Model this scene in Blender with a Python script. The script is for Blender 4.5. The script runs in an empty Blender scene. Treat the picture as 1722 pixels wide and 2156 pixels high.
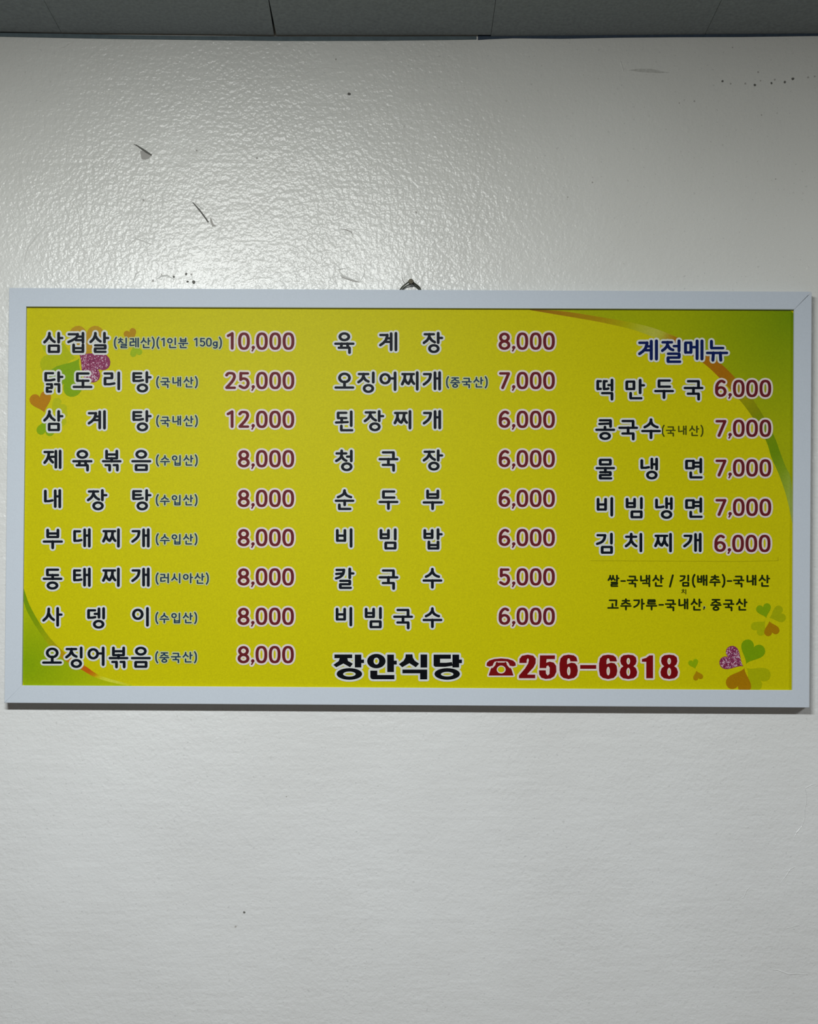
# -*- coding: utf-8 -*-
import bpy, bmesh, math, random
from mathutils import Vector
from mathutils.geometry import tessellate_polygon, delaunay_2d_cdt

random.seed(7)
SC = bpy.context.scene
COL = SC.collection
# ---------------------------------------------------------------- measures
S = 1410.0            # photo pixels per metre on the wall
D = 1.80              # camera distance from the wall
VX, VY = 850.0, 1400.0   # where the camera looks square onto the wall
HC = 1.46             # camera height
CX = (VX - 861) / S
ZC = HC
EXPO = 0.0


def P(px, py, d=0.0):
    """photo pixel -> point on a plane d metres in front of the wall"""
    k = (D - d) / D / S
    return Vector((CX + (px - VX) * k, -d, ZC - (py - VY) * k))


# ---------------------------------------------------------------- camera
cam = bpy.data.cameras.new('camera')
cam.sensor_fit = 'VERTICAL'
cam.sensor_height = 36
cam.lens = 36 * D / (2156 / S)
cam.shift_y = (VY - 1078) / 2156
cam.shift_x = (861 - VX) / 2156
camo = bpy.data.objects.new('camera', cam)
COL.objects.link(camo)
camo.location = (CX, -D, HC)
camo.rotation_euler = (math.pi / 2, 0, 0)
SC.camera = camo

# ---------------------------------------------------------------- light
W = bpy.data.worlds.new('room_light')
SC.world = W
W.use_nodes = True
W.node_tree.nodes['Background'].inputs[0].default_value = (1.0, 0.92, 0.83, 1)
W.node_tree.nodes['Background'].inputs[1].default_value = 0.075


def area(name, loc, size, power, color, rot=(0, 0, 0)):
    l = bpy.data.lights.new(name, 'AREA')
    l.shape = 'RECTANGLE'
    l.size, l.size_y = size
    l.energy = power
    l.color = color
    o = bpy.data.objects.new(name, l)
    COL.objects.link(o)
    o.location = loc
    o.rotation_euler = rot
    return o


area('lamp_and_fill_light', (-0.40, -1.35, 2.375), (0.75, 0.14), 38.0, (0.97, 1.0, 0.985), (math.radians(8), 0, 0))
area('lamp_and_fill_light', (2.0, -1.35, 2.375), (0.75, 0.14), 24.0, (0.97, 1.0, 0.985), (math.radians(8), 0, 0))  # added fill, evens out the falloff towards the right side

SC.view_settings.view_transform = 'Standard'
SC.view_settings.look = 'None'
SC.view_settings.gamma = 1.0
SC.view_settings.exposure = EXPO
SC.view_settings.use_curve_mapping = False


# ---------------------------------------------------------------- helpers
def lin(c):
    c = c / 255.0
    return c / 12.92 if c <= 0.04045 else ((c + 0.055) / 1.055) ** 2.4


ILL = 1.05


def ink(r, g, b):
    """albedo that prints as this tone under the room's light"""
    return tuple(min(0.92, lin(c) / ILL) for c in (r, g, b))


def tag(o, label=None, cat=None, group=None, kind=None):
    for k, v in (('label', label), ('category', cat), ('group', group), ('kind', kind)):
        if v:
            o[k] = v
    return o


def empty(name, loc=(0, 0, 0)):
    o = bpy.data.objects.new(name, None)
    COL.objects.link(o)
    o.location = loc
    o.empty_display_size = 0.05
    return o


def link(name, me, mat=None, parent=None):
    o = bpy.data.objects.new(name, me)
    COL.objects.link(o)
    if mat:
        me.materials.append(mat)
    if parent:
        o.parent = parent
        o.matrix_parent_inverse = parent.matrix_world.inverted()
        if parent.type == 'EMPTY':
            o.matrix_parent_inverse.identity()
            o.location = -Vector(parent.location)
        else:
            o.matrix_parent_inverse.identity()
            o.location = (0, 0, 0)
    return o


def mesh(name, verts, faces, mat=None, parent=None):
    me = bpy.data.meshes.new(name)
    me.from_pydata([tuple(v) for v in verts], [], faces)
    me.update()
    return link(name, me, mat, parent)


def box(name, a, b, mat, parent=None, bevel=0.0):
    bm = bmesh.new()
    bmesh.ops.create_cube(bm, size=1)
    for v in bm.verts:
        v.co = Vector([(a[i] + b[i]) / 2 + v.co[i] * (b[i] - a[i]) for i in range(3)])
    if bevel:
        bmesh.ops.bevel(bm, geom=bm.edges[:], offset=bevel, segments=2, affect='EDGES', profile=0.5)
    me = bpy.data.meshes.new(name)
    bm.to_mesh(me)
    bm.free()
    return link(name, me, mat, parent)


def nodes_mat(name):
    m = bpy.data.materials.new(name)
    m.use_nodes = True
    nt = m.node_tree
    b = nt.nodes['Principled BSDF']
    return m, nt, b


def N(nt, t, **kw):
    n = nt.nodes.new(t)
    for k, v in kw.items():
        if k in n.inputs:
            n.inputs[k].default_value = v
        else:
            setattr(n, k, v)
    return n


def simple(name, col, rough=0.5, spec=0.5, metal=0.0, grain=0.0, gscale=300.0, bump=0.0):
    m, nt, b = nodes_mat(name)
    b.inputs['Roughness'].default_value = rough
    b.inputs['Specular IOR Level'].default_value = spec
    b.inputs['Metallic'].default_value = metal
    tc = N(nt, 'ShaderNodeTexCoord')
    no = N(nt, 'ShaderNodeTexNoise', Scale=gscale, Detail=3.0)
    nt.links.new(tc.outputs['Object'], no.inputs['Vector'])
    mx = N(nt, 'ShaderNodeMix', data_type='RGBA')
    mx.inputs[6].default_value = tuple(c * (1 - grain) for c in col) + (1,)
    mx.inputs[7].default_value = tuple(min(1, c * (1 + grain)) for c in col) + (1,)
    nt.links.new(no.outputs['Fac'], mx.inputs[0])
    nt.links.new(mx.outputs[2], b.inputs['Base Color'])
    if bump:
        bp = N(nt, 'ShaderNodeBump', Strength=bump, Distance=0.001)
        nt.links.new(no.outputs['Fac'], bp.inputs['Height'])
        nt.links.new(bp.outputs['Normal'], b.inputs['Normal'])
    return m


# wall paint: glossy off-white over stippled plaster
def wall_material():
    m, nt, b = nodes_mat('glossy_wall_paint')
    L = nt.links.new
    tc = N(nt, 'ShaderNodeTexCoord')
    geo = tc.outputs['Object']
    warp = N(nt, 'ShaderNodeTexNoise', Scale=5.0, Detail=2.0)
    L(geo, warp.inputs['Vector'])
    blobs = N(nt, 'ShaderNodeTexNoise', Scale=155.0, Detail=1.6, Roughness=0.5, Distortion=0.1)
    fine = N(nt, 'ShaderNodeTexNoise', Scale=330.0, Detail=2.0)
    mid = N(nt, 'ShaderNodeTexNoise', Scale=22.0, Detail=4.0, Roughness=0.6)
    big = N(nt, 'ShaderNodeTexNoise', Scale=3.2, Detail=2.0)
    trow = N(nt, 'ShaderNodeTexNoise', Scale=30.0, Detail=3.0)
    mp = N(nt, 'ShaderNodeMapping')
    mp.inputs['Scale'].default_value = (0.35, 1, 2.6)
    L(geo, mp.inputs['Vector'])
    L(mp.outputs[0], trow.inputs['Vector'])
    for n in (blobs, fine, mid, big):
        L(geo, n.inputs['Vector'])

    def mul(a, k):
        x = N(nt, 'ShaderNodeMath', operation='MULTIPLY')
        L(a, x.inputs[0])
        if isinstance(k, float):
            x.inputs[1].default_value = k
        else:
            L(k, x.inputs[1])
        return x.outputs[0]

    def add(a, c):
        x = N(nt, 'ShaderNodeMath', operation='ADD')
        L(a, x.inputs[0])
        L(c, x.inputs[1])
        return x.outputs[0]

    # coarser stipple where the roller left more paint
    patch = N(nt, 'ShaderNodeMapRange')
    patch.inputs['From Min'].default_value = 0.38
    patch.inputs['From Max'].default_value = 0.62
    patch.inputs['To Min'].default_value = 0.45
    patch.inputs['To Max'].default_value = 1.0
    L(warp.outputs['Fac'], patch.inputs['Value'])
    # the roller left its coarsest stipple on the upper left of this wall
    off = N(nt, 'ShaderNodeVectorMath', operation='SUBTRACT')
    L(geo, off.inputs[0])
    off.inputs[1].default_value = P(560, 400)
    offs = N(nt, 'ShaderNodeVectorMath', operation='MULTIPLY')
    L(off.outputs[0], offs.inputs[0])
    offs.inputs[1].default_value = (S / 560, 0, S / 430)
    ln = N(nt, 'ShaderNodeVectorMath', operation='LENGTH')
    L(offs.outputs[0], ln.inputs[0])
    rg = N(nt, 'ShaderNodeMapRange', interpolation_type='SMOOTHSTEP')
    rg.inputs['From Min'].default_value = 0.55
    rg.inputs['From Max'].default_value = 1.35
    rg.inputs['To Min'].default_value = 1.0
    rg.inputs['To Max'].default_value = 0.36
    L(ln.outputs['Value'], rg.inputs['Value'])
    coarse = mul(patch.outputs[0], rg.outputs[0])
    h = mul(mul(blobs.outputs['Fac'], coarse), 0.0026)
    h = add(h, mul(fine.outputs['Fac'], 0.0004))
    h = add(h, mul(mid.outputs['Fac'], 0.0020))
    h = add(h, mul(trow.outputs['Fac'], 0.0008))
    h = add(h, mul(big.outputs['Fac'], 0.006))
    bp = N(nt, 'ShaderNodeBump', Strength=0.75, Distance=1.0)
    L(h, bp.inputs['Height'])
    L(bp.outputs['Normal'], b.inputs['Normal'])
    # faint staining
    cr = N(nt, 'ShaderNodeValToRGB')
    cr.color_ramp.elements[0].position = 0.3
    cr.color_ramp.elements[0].color = (0.68, 0.69, 0.70, 1)
    cr.color_ramp.elements[1].position = 0.7
    cr.color_ramp.elements[1].color = (0.73, 0.745, 0.76, 1)
    L(big.outputs['Fac'], cr.inputs['Fac'])
    sp = N(nt, 'ShaderNodeTexNoise', Scale=210.0, Detail=1.0)
    L(geo, sp.inputs['Vector'])
    sr = N(nt, 'ShaderNodeMapRange')
    sr.inputs['From Min'].default_value = 0.27
    sr.inputs['From Max'].default_value = 0.31
    sr.inputs['To Min'].default_value = 0.86
    sr.inputs['To Max'].default_value = 1.0
    L(sp.outputs['Fac'], sr.inputs['Value'])
    # paint tint turns warmer and slightly darker towards the ceiling
    sep = N(nt, 'ShaderNodeSeparateXYZ')
    L(geo, sep.inputs[0])
    ym = N(nt, 'ShaderNodeMapRange')
    ym.inputs['From Min'].default_value = 1.2
    ym.inputs['From Max'].default_value = 2.2
    L(sep.outputs['Z'], ym.inputs['Value'])
    tint = N(nt, 'ShaderNodeMix', data_type='RGBA', blend_type='MULTIPLY')
    L(ym.outputs[0], tint.inputs[0])
    L(cr.outputs['Color'], tint.inputs[6])
    tint.inputs[7].default_value = (0.97, 0.955, 0.895, 1)
    mx = N(nt, 'ShaderNodeVectorMath', operation='SCALE')
    L(tint.outputs[2], mx.inputs[0])
    L(sr.outputs[0], mx.inputs['Scale'])
    L(mx.outputs[0], b.inputs['Base Color'])
    b.inputs['Roughness'].default_value = 0.31
    b.inputs['Specular IOR Level'].default_value = 0.62
    return m


M_WALL = wall_material()
M_CEIL = simple('grey_ceiling_board', (0.26, 0.30, 0.325), 0.85, 0.2, grain=0.3, gscale=210, bump=0.3)
M_GAP = simple('dark_ceiling_void', (0.004, 0.005, 0.008), 0.9, 0.1)
M_TRIM = simple('blue_grey_wood_lath', (0.10, 0.135, 0.15), 0.7, 0.2, grain=0.3, gscale=90)
M_CAULK_SHADE = simple('caulk_and_shade', (0.035, 0.055, 0.085), 0.7, 0.3, grain=0.4, gscale=120)  # navy tone carries the painted shade where wall meets ceiling
M_FRAME = simple('white_frame_lacquer', (0.535, 0.59, 0.665), 0.6, 0.2, grain=0.05, gscale=500, bump=0.05)
M_BACK = simple('frame_backing_board', (0.25, 0.22, 0.18), 0.8, 0.2, grain=0.2)
M_WIRE = simple('dark_steel_wire', (0.03, 0.035, 0.02), 0.45, 0.5, metal=0.6, grain=0.3)
M_NAIL = simple('rusty_nail_steel', (0.05, 0.045, 0.03), 0.5, 0.5, metal=0.7, grain=0.4)
M_PIT = simple('bare_plaster_in_chips', (0.13, 0.13, 0.12), 0.9, 0.1, grain=0.3)
M_SCAR = simple('bare_plaster_scar', (0.40, 0.39, 0.37), 0.7, 0.3, grain=0.1)
M_FLOOR = simple('grey_floor_vinyl', (0.20, 0.165, 0.13), 0.5, 0.4, grain=0.15, gscale=12)


def print_material():
    m, nt, b = nodes_mat('printed_film')
    a = N(nt, 'ShaderNodeVertexColor', layer_name='ink')
    tc = N(nt, 'ShaderNodeTexCoord')
    no = N(nt, 'ShaderNodeTexNoise', Scale=520.0, Detail=2.0, Roughness=0.7)
    nt.links.new(tc.outputs['Object'], no.inputs['Vector'])
    mr = N(nt, 'ShaderNodeMapRange')
    mr.inputs['To Min'].default_value = 0.80
    mr.inputs['To Max'].default_value = 1.20
    nt.links.new(no.outputs['Fac'], mr.inputs['Value'])
    vm = N(nt, 'ShaderNodeVectorMath', operation='SCALE')
    nt.links.new(a.outputs['Color'], vm.inputs[0])
    nt.links.new(mr.outputs[0], vm.inputs['Scale'])
    nt.links.new(vm.outputs[0], b.inputs['Base Color'])
    b.inputs['Roughness'].default_value = 0.48
    b.inputs['Specular IOR Level'].default_value = 0.09
    return m


M_PRINT = print_material()


# ---------------------------------------------------------------- setting
def structure(name, o):
    o['kind'] = 'structure'
    o.name = name
    return o


CEILZ = P(0, 68).z


def ceil_z(x):
    px = x * S + 861
    k = [(-3000, 60), (-900, 62), (-320, 66), (131, 72), (582, 77), (1033, 77), (1484, 73), (1935, 70), (2700, 66), (4600, 64)]
    for (a, b), (c, d) in zip(k, k[1:]):
        if px <= c:
            return P(0, b + (d - b) * (px - a) / (c - a)).z
    return P(0, 64).z
X0, X1, Y0 = -2.6, 2.6, -4.0
wall = structure('wall_back', box('wall_back', (X0, 0.0, 0.0), (X1, 0.12, CEILZ + 0.05), M_WALL))
floor = structure('floor', box('floor', (X0, Y0, -0.06), (X1, 0.0, 0.0), M_FLOOR))
ceiling = structure('ceiling', box('ceiling', (X0, Y0, CEILZ + 0.012), (X1, 0.0, CEILZ + 0.06), M_GAP))

# ceiling boards, 0.32 m wide; the joints run away from the wall
JW = 451 / S
jx = [P(582, 74).x + JW * k for k in range(-6, 8)]
jx = [x for x in jx if X0 < x < X1]
edges = [X0] + jx + [X1]
depth_rows = [(-0.006, -0.61), (-0.612, -1.22), (-1.222, -1.83), (-1.832, -2.44), (-2.442, -3.05), (-3.052, -4.0)]
ja = P(582, 74).x
for r, (ya, yb) in enumerate(depth_rows):
    for i in range(len(edges) - 1):
        xa, xb = edges[i], edges[i + 1]
        if xb - xa < 0.02:
            continue
        ga = gb = 0.0003
        gaf = gbf = 0.0003
        yw = ya
        if r == 0:
            if abs(xa - ja) < 0.01:
                ga, gaf = 0.0002, 0.0002
            if abs(xb - ja) < 0.01:
                gb, gbf = 0.0034, 0.0003      # joint that gapes open at the wall
            yw = -0.0045 if xb < P(1060, 74).x else 0.0
        z0 = random.uniform(0, 0.0003)
        z1 = 0.008
        vs = []
        ym = -0.13
        for z in (z0, z1):
            vs += [(xa + ga, yw, z), (xb - gb, yw, z), (xb - gbf, ym if r == 0 else yb, z),
                   (xb - gbf, yb, z), (xa + gaf, yb, z), (xa + gaf, ym if r == 0 else yb, z)]
        fs = [(5, 4, 3, 2, 1, 0), (6, 7, 8, 9, 10, 11)] + [(k, (k + 1) % 6, (k + 1) % 6 + 6, k + 6) for k in range(6)]
        if r:
            vs = []
            for z in (z0, z1):
                vs += [(xa + ga, ya, z), (xb - gb, ya, z), (xb - gb, yb, z), (xa + ga, yb, z)]
            fs = [(3, 2, 1, 0), (4, 5, 6, 7)] + [(k, (k + 1) % 4, (k + 1) % 4 + 4, k + 4) for k in range(4)]
        vs = [(x, y, z + ceil_z(x)) for x, y, z in vs]
        mesh('ceiling_panel', vs, fs, M_CEIL, ceiling)


# lath on the left, thin caulk strip coloured dark for the shade on the right, along the wall's top edge
def strip(name, top, bot, d0, d1, mat):
    n = len(top)
    vs = []
    for d in (d1, d0):
        for p in top:
            vs.append(P(p[0], p[1]) - Vector((0, d, 0)))
        for p in bot:
            vs.append(P(p[0], p[1]) - Vector((0, d, 0)))
    fs = []
    o = 2 * n
    for i in range(n - 1):
        fs.append((i, i + 1, n + i + 1, n + i))
        fs.append((o + i + 1, o + i, o + n + i, o + n + i + 1))
        fs.append((n + i, n + i + 1, o + n + i + 1, o + n + i))
        fs.append((i + 1, i, o + i, o + i + 1))
    fs.append((0, n, o + n, o))
    fs.append((n - 1, o + n - 1, o + 2 * n - 1, 2 * n - 1))
    return structure(name, mesh(name, vs, fs, mat))


lx = [-900, -300, 0, 120, 260, 420, 600, 800, 940, 1003]
ltop = [60, 64, 68, 71.5, 74.5, 76.5, 77.5, 77.5, 77.0, 77.0]
lbot = [76, 76, 77.5, 80, 82.5, 84.5, 86.5, 86, 84.5, 83.5]
strip('trim_1', list(zip(lx, ltop)), list(zip(lx, lbot)), 0.0, 0.0010, M_TRIM)
rx = [1006, 1030, 1080, 1180, 1300, 1420, 1560, 1722, 2000, 2700]
rb = [84.5, 82.5, 80.5, 81.5, 79.8, 78.6, 78.2, 75.6, 76, 76]
strip('trim_2', [(x, 70 if x > 1500 else 73) for x in rx], [(x, y + random.uniform(-.4, .4)) for x, y in zip(rx, rb)],
      0.0, 0.0008, M_CAULK_SHADE)


# ---------------------------------------------------------------- marks in the wall paint
def ridge(name, pts, w, h, mat):
    """a low three-sided ridge of paint following pts (photo px)"""
    vs, fs = [], []
    n = len(pts)
    for i, p in enumerate(pts):
        a = Vector(pts[max(0, i - 1)])
        b = Vector(pts[min(n - 1, i + 1)])
        t = (b - a).normalized()
        nn = Vector((-t.y, t.x))
        k = 0.25 if i in (0, n - 1) else random.uniform(0.7, 1.15)
        q = Vector(p)
        vs += [P(*(q + nn * w / 2 * k)), P(*q) - Vector((0, h * k, 0)), P(*(q - nn * w / 2 * k))]
    for i in range(n - 1):
        a, b = 3 * i, 3 * i + 3
        fs += [(a, b, b + 1, a + 1), (a + 1, b + 1, b + 2, a + 2)]
    fs += [(0, 1, 2), (3 * n - 1, 3 * n - 2, 3 * n - 3)]
    return mesh(name, vs, fs, mat, wall)


def chip(name, outline, mat, d=0.00025):
    vs = [P(*p) - Vector((0, d, 0)) for p in outline] + [P(*p) for p in outline]
    n = len(outline)
    fs = [tuple(range(n))] + [(i, i + n, (i + 1) % n + n, (i + 1) % n) for i in range(n)]
    return mesh(name, vs, fs, mat, wall)


def pit(x, y, r, mat=None):
    k = 8
    pts = [(x + r * random.uniform(.75, 1.15) * math.cos(a * 2 * math.pi / k),
            y + r * random.uniform(.75, 1.15) * math.sin(a * 2 * math.pi / k)) for a in range(k)]
    return chip('paint_pit', pts, mat or M_PIT)


chip('paint_chip', [(295, 318), (301, 317), (319, 327), (313, 334), (306, 336.5), (298, 335)], M_SCAR)
chip('paint_gouge', [(280, 303.5), (287, 304.5), (303, 314), (320, 325.5), (319, 328.5), (308, 322.5), (297, 314.5), (287, 307)], M_PIT, 0.0003)
chip('paint_gouge', [(404, 425.5), (408, 427), (421, 441), (440, 467), (437.5, 469), (424, 450), (411, 434)], M_PIT, 0.0003)
chip('paint_gouge', [(442, 458), (446, 462), (449, 471), (456, 477), (447, 477), (443, 468)], M_SCAR, 0.0003)
ridge('paint_ridge', [(410, 425), (419, 434), (427, 440), (429, 433)], 2.5, 0.0006, M_WALL)
chip('scuff_mark', [(1322, 147.5), (1345, 144.5), (1372, 145), (1392, 150), (1411, 153), (1385, 154), (1350, 152)],
     simple('faint_scuff', (0.50, 0.50, 0.47), 0.6, 0.3, grain=0.3, gscale=250), 0.00006)
ridge('paint_ridge', [(1304, 121), (1307, 132), (1311, 145), (1313, 153)], 4, 0.0009, M_WALL)
ridge('paint_ridge', [(735, 563), (712, 548 + 20), (722, 581), (740, 588), (757, 594)], 3.0, 0.0009, M_WALL)
ridge('paint_ridge', [(757, 594), (766, 580), (768, 566)], 2.6, 0.0006, M_WALL)
chip('paint_gouge', [(716, 578), (722, 583), (740, 589), (757, 593.5), (756, 595), (738, 591.5), (720, 585)], M_SCAR)
chip('paint_gouge', [(716, 481), (730, 483), (741, 488), (742, 496), (739, 489.5), (728, 485)], M_SCAR)
ridge('plaster_crack', [(845, 579), (848, 591), (853, 598)], 2.2, 0.0004, M_SCAR)
ridge('plaster_crack', [(1722, 1650), (1708, 1653), (1695, 1660), (1698, 1676), (1697, 1692), (1694, 1702), (1694, 1722), (1688, 1740), (1677, 1753), (1670, 1768)], 2.4, 0.00044, M_WALL)
ridge('plaster_crack', [(1680, 1822), (1664, 1830), (1654, 1845), (1641, 1862)], 2.4, 0.00039, M_WALL)
ridge('plaster_crack', [(1584, 1862), (1572, 1874), (1566, 1889), (1552, 1896)], 2.4, 0.00033, M_WALL)
ridge('plaster_crack', [(1628, 1954), (1655, 1955), (1680, 1948), (1700, 1938)], 2.4, 0.00028, M_WALL)
ridge('plaster_crack', [(1584, 1940), (1580, 1953), (1576, 1962)], 1.9, 0.00033, M_WALL)
ridge('paint_ridge', [(1620, 2041), (1636, 2042), (1660, 2051), (1676, 2050), (1701, 2051)], 4.0, 0.00049, M_WALL)
ridge('paint_ridge', [(1671, 1623), (1681, 1624)], 3.2, 0.00044, M_WALL)
ridge('paint_ridge', [(1697, 1824), (1712, 1826)], 3.2, 0.00049, M_WALL)
ridge('paint_ridge', [(128, 101), (137, 99.5), (143, 94), (152, 90)], 4, 0.0009, M_WALL)
ridge('paint_ridge', [(216, 228), (226, 218), (236, 208), (246, 200)], 3, 0.0005, M_WALL)
ridge('paint_ridge', [(52, 560), (54, 540), (60, 520), (76, 500), (96, 476)], 5, 0.0009, M_WALL)
ridge('paint_ridge', [(282, 590), (286, 577), (296, 570)], 5, 0.001, M_WALL)
ridge('paint_ridge', [(330, 588), (340, 581), (352, 580), (366, 588)], 4, 0.0010, M_WALL)
ridge('paint_ridge', [(268, 520), (286, 502), (318, 514), (302, 528)], 4, 0.0007, M_WALL)
ridge('paint_ridge', [(405, 168), (470, 170), (540, 166), (600, 171)], 2.2, 0.0004, M_WALL)
ridge('paint_ridge', [(640, 145), (690, 143), (728, 146)], 2.2, 0.0005, M_WALL)
for x, y, r in ((735, 198, 3.6), (707, 125, 2.0), (414, 317, 2.2), (392, 577, 2.6), (403, 578, 2.3), (395, 593, 2.6),
                (408, 594, 4.0), (366, 583, 2.6), (322, 591, 2.4), (340, 579, 2), (302, 421, 2.2), (541, 333, 2.4),
                (1521, 171, 2.6), (1538, 176, 2.0), (1569, 176, 2.4), (1589, 179, 2.6), (1601, 170, 1.8),
                (1624, 175, 2.5), (1631, 168, 2.2), (1652, 173, 2.6), (1669, 166, 3.2), (1596, 152, 2.0),
                (1701, 163, 2.2), (1715, 161, 2.0), (1462, 213, 2.0), (1430, 217, 1.4), (1247, 384, 1.8),
                (1195, 415, 1.5), (876, 447, 2.2), (514, 1921, 2.6), (496, 1951, 2.2), (603, 1677, 1.5),
                (1603, 242, 1.6), (1542, 100, 1.6), (1633, 377, 1.4)):
    pit(x, y, r, M_SCAR if r < 2.5 else M_PIT)

# ---------------------------------------------------------------- menu board
T = 0.0150            # frame depth
TS = 0.0108           # print surface depth
board = empty('menu_board', tuple(P(861, 1480, 0)))
tag(board, 'long white framed yellow Korean menu board hanging on the painted wall', 'menu board')

OUT = [(19, 606), (1709, 614), (1704, 1490), (9, 1480)]      # TL TR BR BL, front face
INN = [(55, 645.5), (1672, 651.5), (1668.5, 1453), (46, 1443)]
GAPS = [0.03, 0.5, 0.03, 0.12]


def rail(i):
    j = (i + 1) % 4
    o0, o1, n0, n1 = Vector(OUT[i]), Vector(OUT[j]), Vector(INN[i]), Vector(INN[j])
    t = (o1 - o0).normalized()
    ga, gb = GAPS[i], GAPS[j]
    pts = [o0 + t * ga * 1.6, o1 - t * gb * 1.6, n1 - t * gb * 0.4, n0 + t * ga * 0.4]
    front = [P(p.x, p.y, T) for p in pts]
    back = [Vector((v.x, -0.0004, v.z)) for v in front]
    bm = bmesh.new()
    vf = [bm.verts.new(v) for v in front]
    vb = [bm.verts.new(v) for v in back]
    bm.faces.new(vf)
    bm.faces.new(vb[::-1])
    for k in range(4):
        l = (k + 1) % 4
        bm.faces.new((vf[l], vf[k], vb[k], vb[l]))
    bmesh.ops.recalc_face_normals(bm, faces=bm.faces[:])
    es = [e for e in bm.edges if set(e.verts) in ({vf[0], vf[1]}, {vf[2], vf[3]})]
    bmesh.ops.bevel(bm, geom=es, offset=0.0007, segments=2, affect='EDGES', profile=0.5)
    me = bpy.data.meshes.new('frame_rail')
    bm.to_mesh(me)
    bm.free()
    return link('frame_rail', me, M_FRAME, board)


for i in range(4):
    rail(i)

# backing sheet behind the print
bk = [P(x, y, T) for x, y in INN]
vs = [Vector((v.x, -0.002, v.z)) for v in bk] + [Vector((v.x, -TS + 0.0006, v.z)) for v in bk]
mesh('backing_board', vs, [(0, 1, 2, 3), (7, 6, 5, 4), (0, 4, 5, 1), (1, 5, 6, 2), (2, 6, 7, 3), (3, 7, 4, 0)], M_BACK, board)


# ---- flat print: every printed shape is a filled outline lying on the film
class Flat:
    """collects coloured triangles given in photo pixels, d metres proud of the film"""
    def __init__(self):
        self.v, self.f, self.c = [], [], []
        self.u = {}

    def merge(self, pts, col, d):
        """queue an outline to be united with the others of its layer"""
        self.u.setdefault((d, col), []).append(pts)

    def unite(self):
        for (d, col), polys in self.u.items():
            vv, ff = [], []
            for pts in polys:
                a = sum(p[0] * q[1] - q[0] * p[1] for p, q in zip(pts, pts[1:] + pts[:1]))
                if abs(a) < 1e-6:
                    continue
                if a < 0:
                    pts = pts[::-1]
                b = len(vv)
                vv += [Vector((p[0] - 861, p[1] - 1078)) for p in pts]
                ff.append(list(range(b, b + len(pts))))
            ov, oe, of, _, _, src = delaunay_2d_cdt(vv, [], ff, 0, 1e-4)
            keep = []
            boxes = []
            for pts in polys:
                xs, ys = [p[0] - 861 for p in pts], [p[1] - 1078 for p in pts]
                boxes.append((min(xs), max(xs), min(ys), max(ys), list(zip(xs, ys))))
            for t in of:
                cx = sum(ov[k].x for k in t) / 3
                cy = sum(ov[k].y for k in t) / 3
                for x0, x1, y0, y1, q in boxes:
                    if x0 <= cx <= x1 and y0 <= cy <= y1:
                        sg = [(bx - ax) * (cy - ay) - (by - ay) * (cx - ax) for (ax, ay), (bx, by) in zip(q, q[1:] + q[:1])]
                        if min(sg) > -1e-3 or max(sg) < 1e-3:
                            keep.append(t)
                            break
            b = len(self.v)
            self.v += [P(p.x + 861, p.y + 1078, T) + Vector((0, T - TS - d, 0)) for p in ov]
            self.c += [col] * len(ov)
            self.f += [tuple(b + k for k in t) for t in keep]

    def poly(self, pts, col, d):
        b = len(self.v)
        self.v += [P(x, y, T) + Vector((0, T - TS - d, 0)) for x, y in pts]
        self.c += [col if not callable(col) else col(x, y) for x, y in pts]
        self.f.append(tuple(range(b, b + len(pts))))

    def tri(self, loops, col, d):
        flat = [p for l in loops for p in l]
        b = len(self.v)
        self.v += [P(x, y, T) + Vector((0, T - TS - d, 0)) for x, y in flat]
        self.c += [col if not callable(col) else col(x, y) for x, y in flat]
        for t in tessellate_polygon([[Vector((p[0], -p[1], 0)) for p in l] for l in loops]):
            self.f.append(tuple(b + k for k in t))

    def build(self, name, parent):
        self.unite()
        me = bpy.data.meshes.new(name)
        me.from_pydata([tuple(v) for v in self.v], [], self.f)
        bm = bmesh.new()
        bm.from_mesh(me)
        for f in bm.faces:
            f.normal_update()
            if f.normal.y > 0:
                f.normal_flip()
        bm.to_mesh(me)
        bm.free()
        ca = me.color_attributes.new('ink', 'FLOAT_COLOR', 'POINT')
        for i, c in enumerate(self.c):
            ca.data[i].color = (c[0], c[1], c[2], 1)
        me.update()
        return link(name, me, M_PRINT, parent)


YEL = ink(196, 189, 0)
# base film
fl = Flat()
ex = [(INN[0][0] - 3, INN[0][1] - 3), (INN[1][0] + 3, INN[1][1] - 3), (INN[2][0] + 3, INN[2][1] + 3), (INN[3][0] - 3, INN[3][1] + 3)]
fl.poly(INN, YEL, 0.0)
film = fl.build('printed_film', board)
tag(film, 'bright yellow printed sheet inside the white frame')


def lerp(a, b, t):
    return tuple(x + (y - x) * t for x, y in zip(a, b))


def poly_at(pts, t):
    n = len(pts) - 1
    i = min(int(t * n), n - 1)
    f = t * n - i
    return (pts[i][0] + (pts[i + 1][0] - pts[i][0]) * f, pts[i][1] + (pts[i + 1][1] - pts[i][1]) * f)


def smooth(pts, n=6):
    out = []
    m = len(pts)
    for i in range(m - 1):
        p0, p1, p2, p3 = pts[max(0, i - 1)], pts[i], pts[i + 1], pts[min(m - 1, i + 2)]
        for k in range(n):
            t = k / n
            out.append(tuple(0.5 * (2 * b + (c - a) * t + (2 * a - 5 * b + 4 * c - d) * t * t + (-a + 3 * b - 3 * c + d) * t ** 3)
                             for a, b, c, d in zip(p0, p1, p2, p3)))
    out.append(tuple(pts[-1]))
    return out


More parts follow.
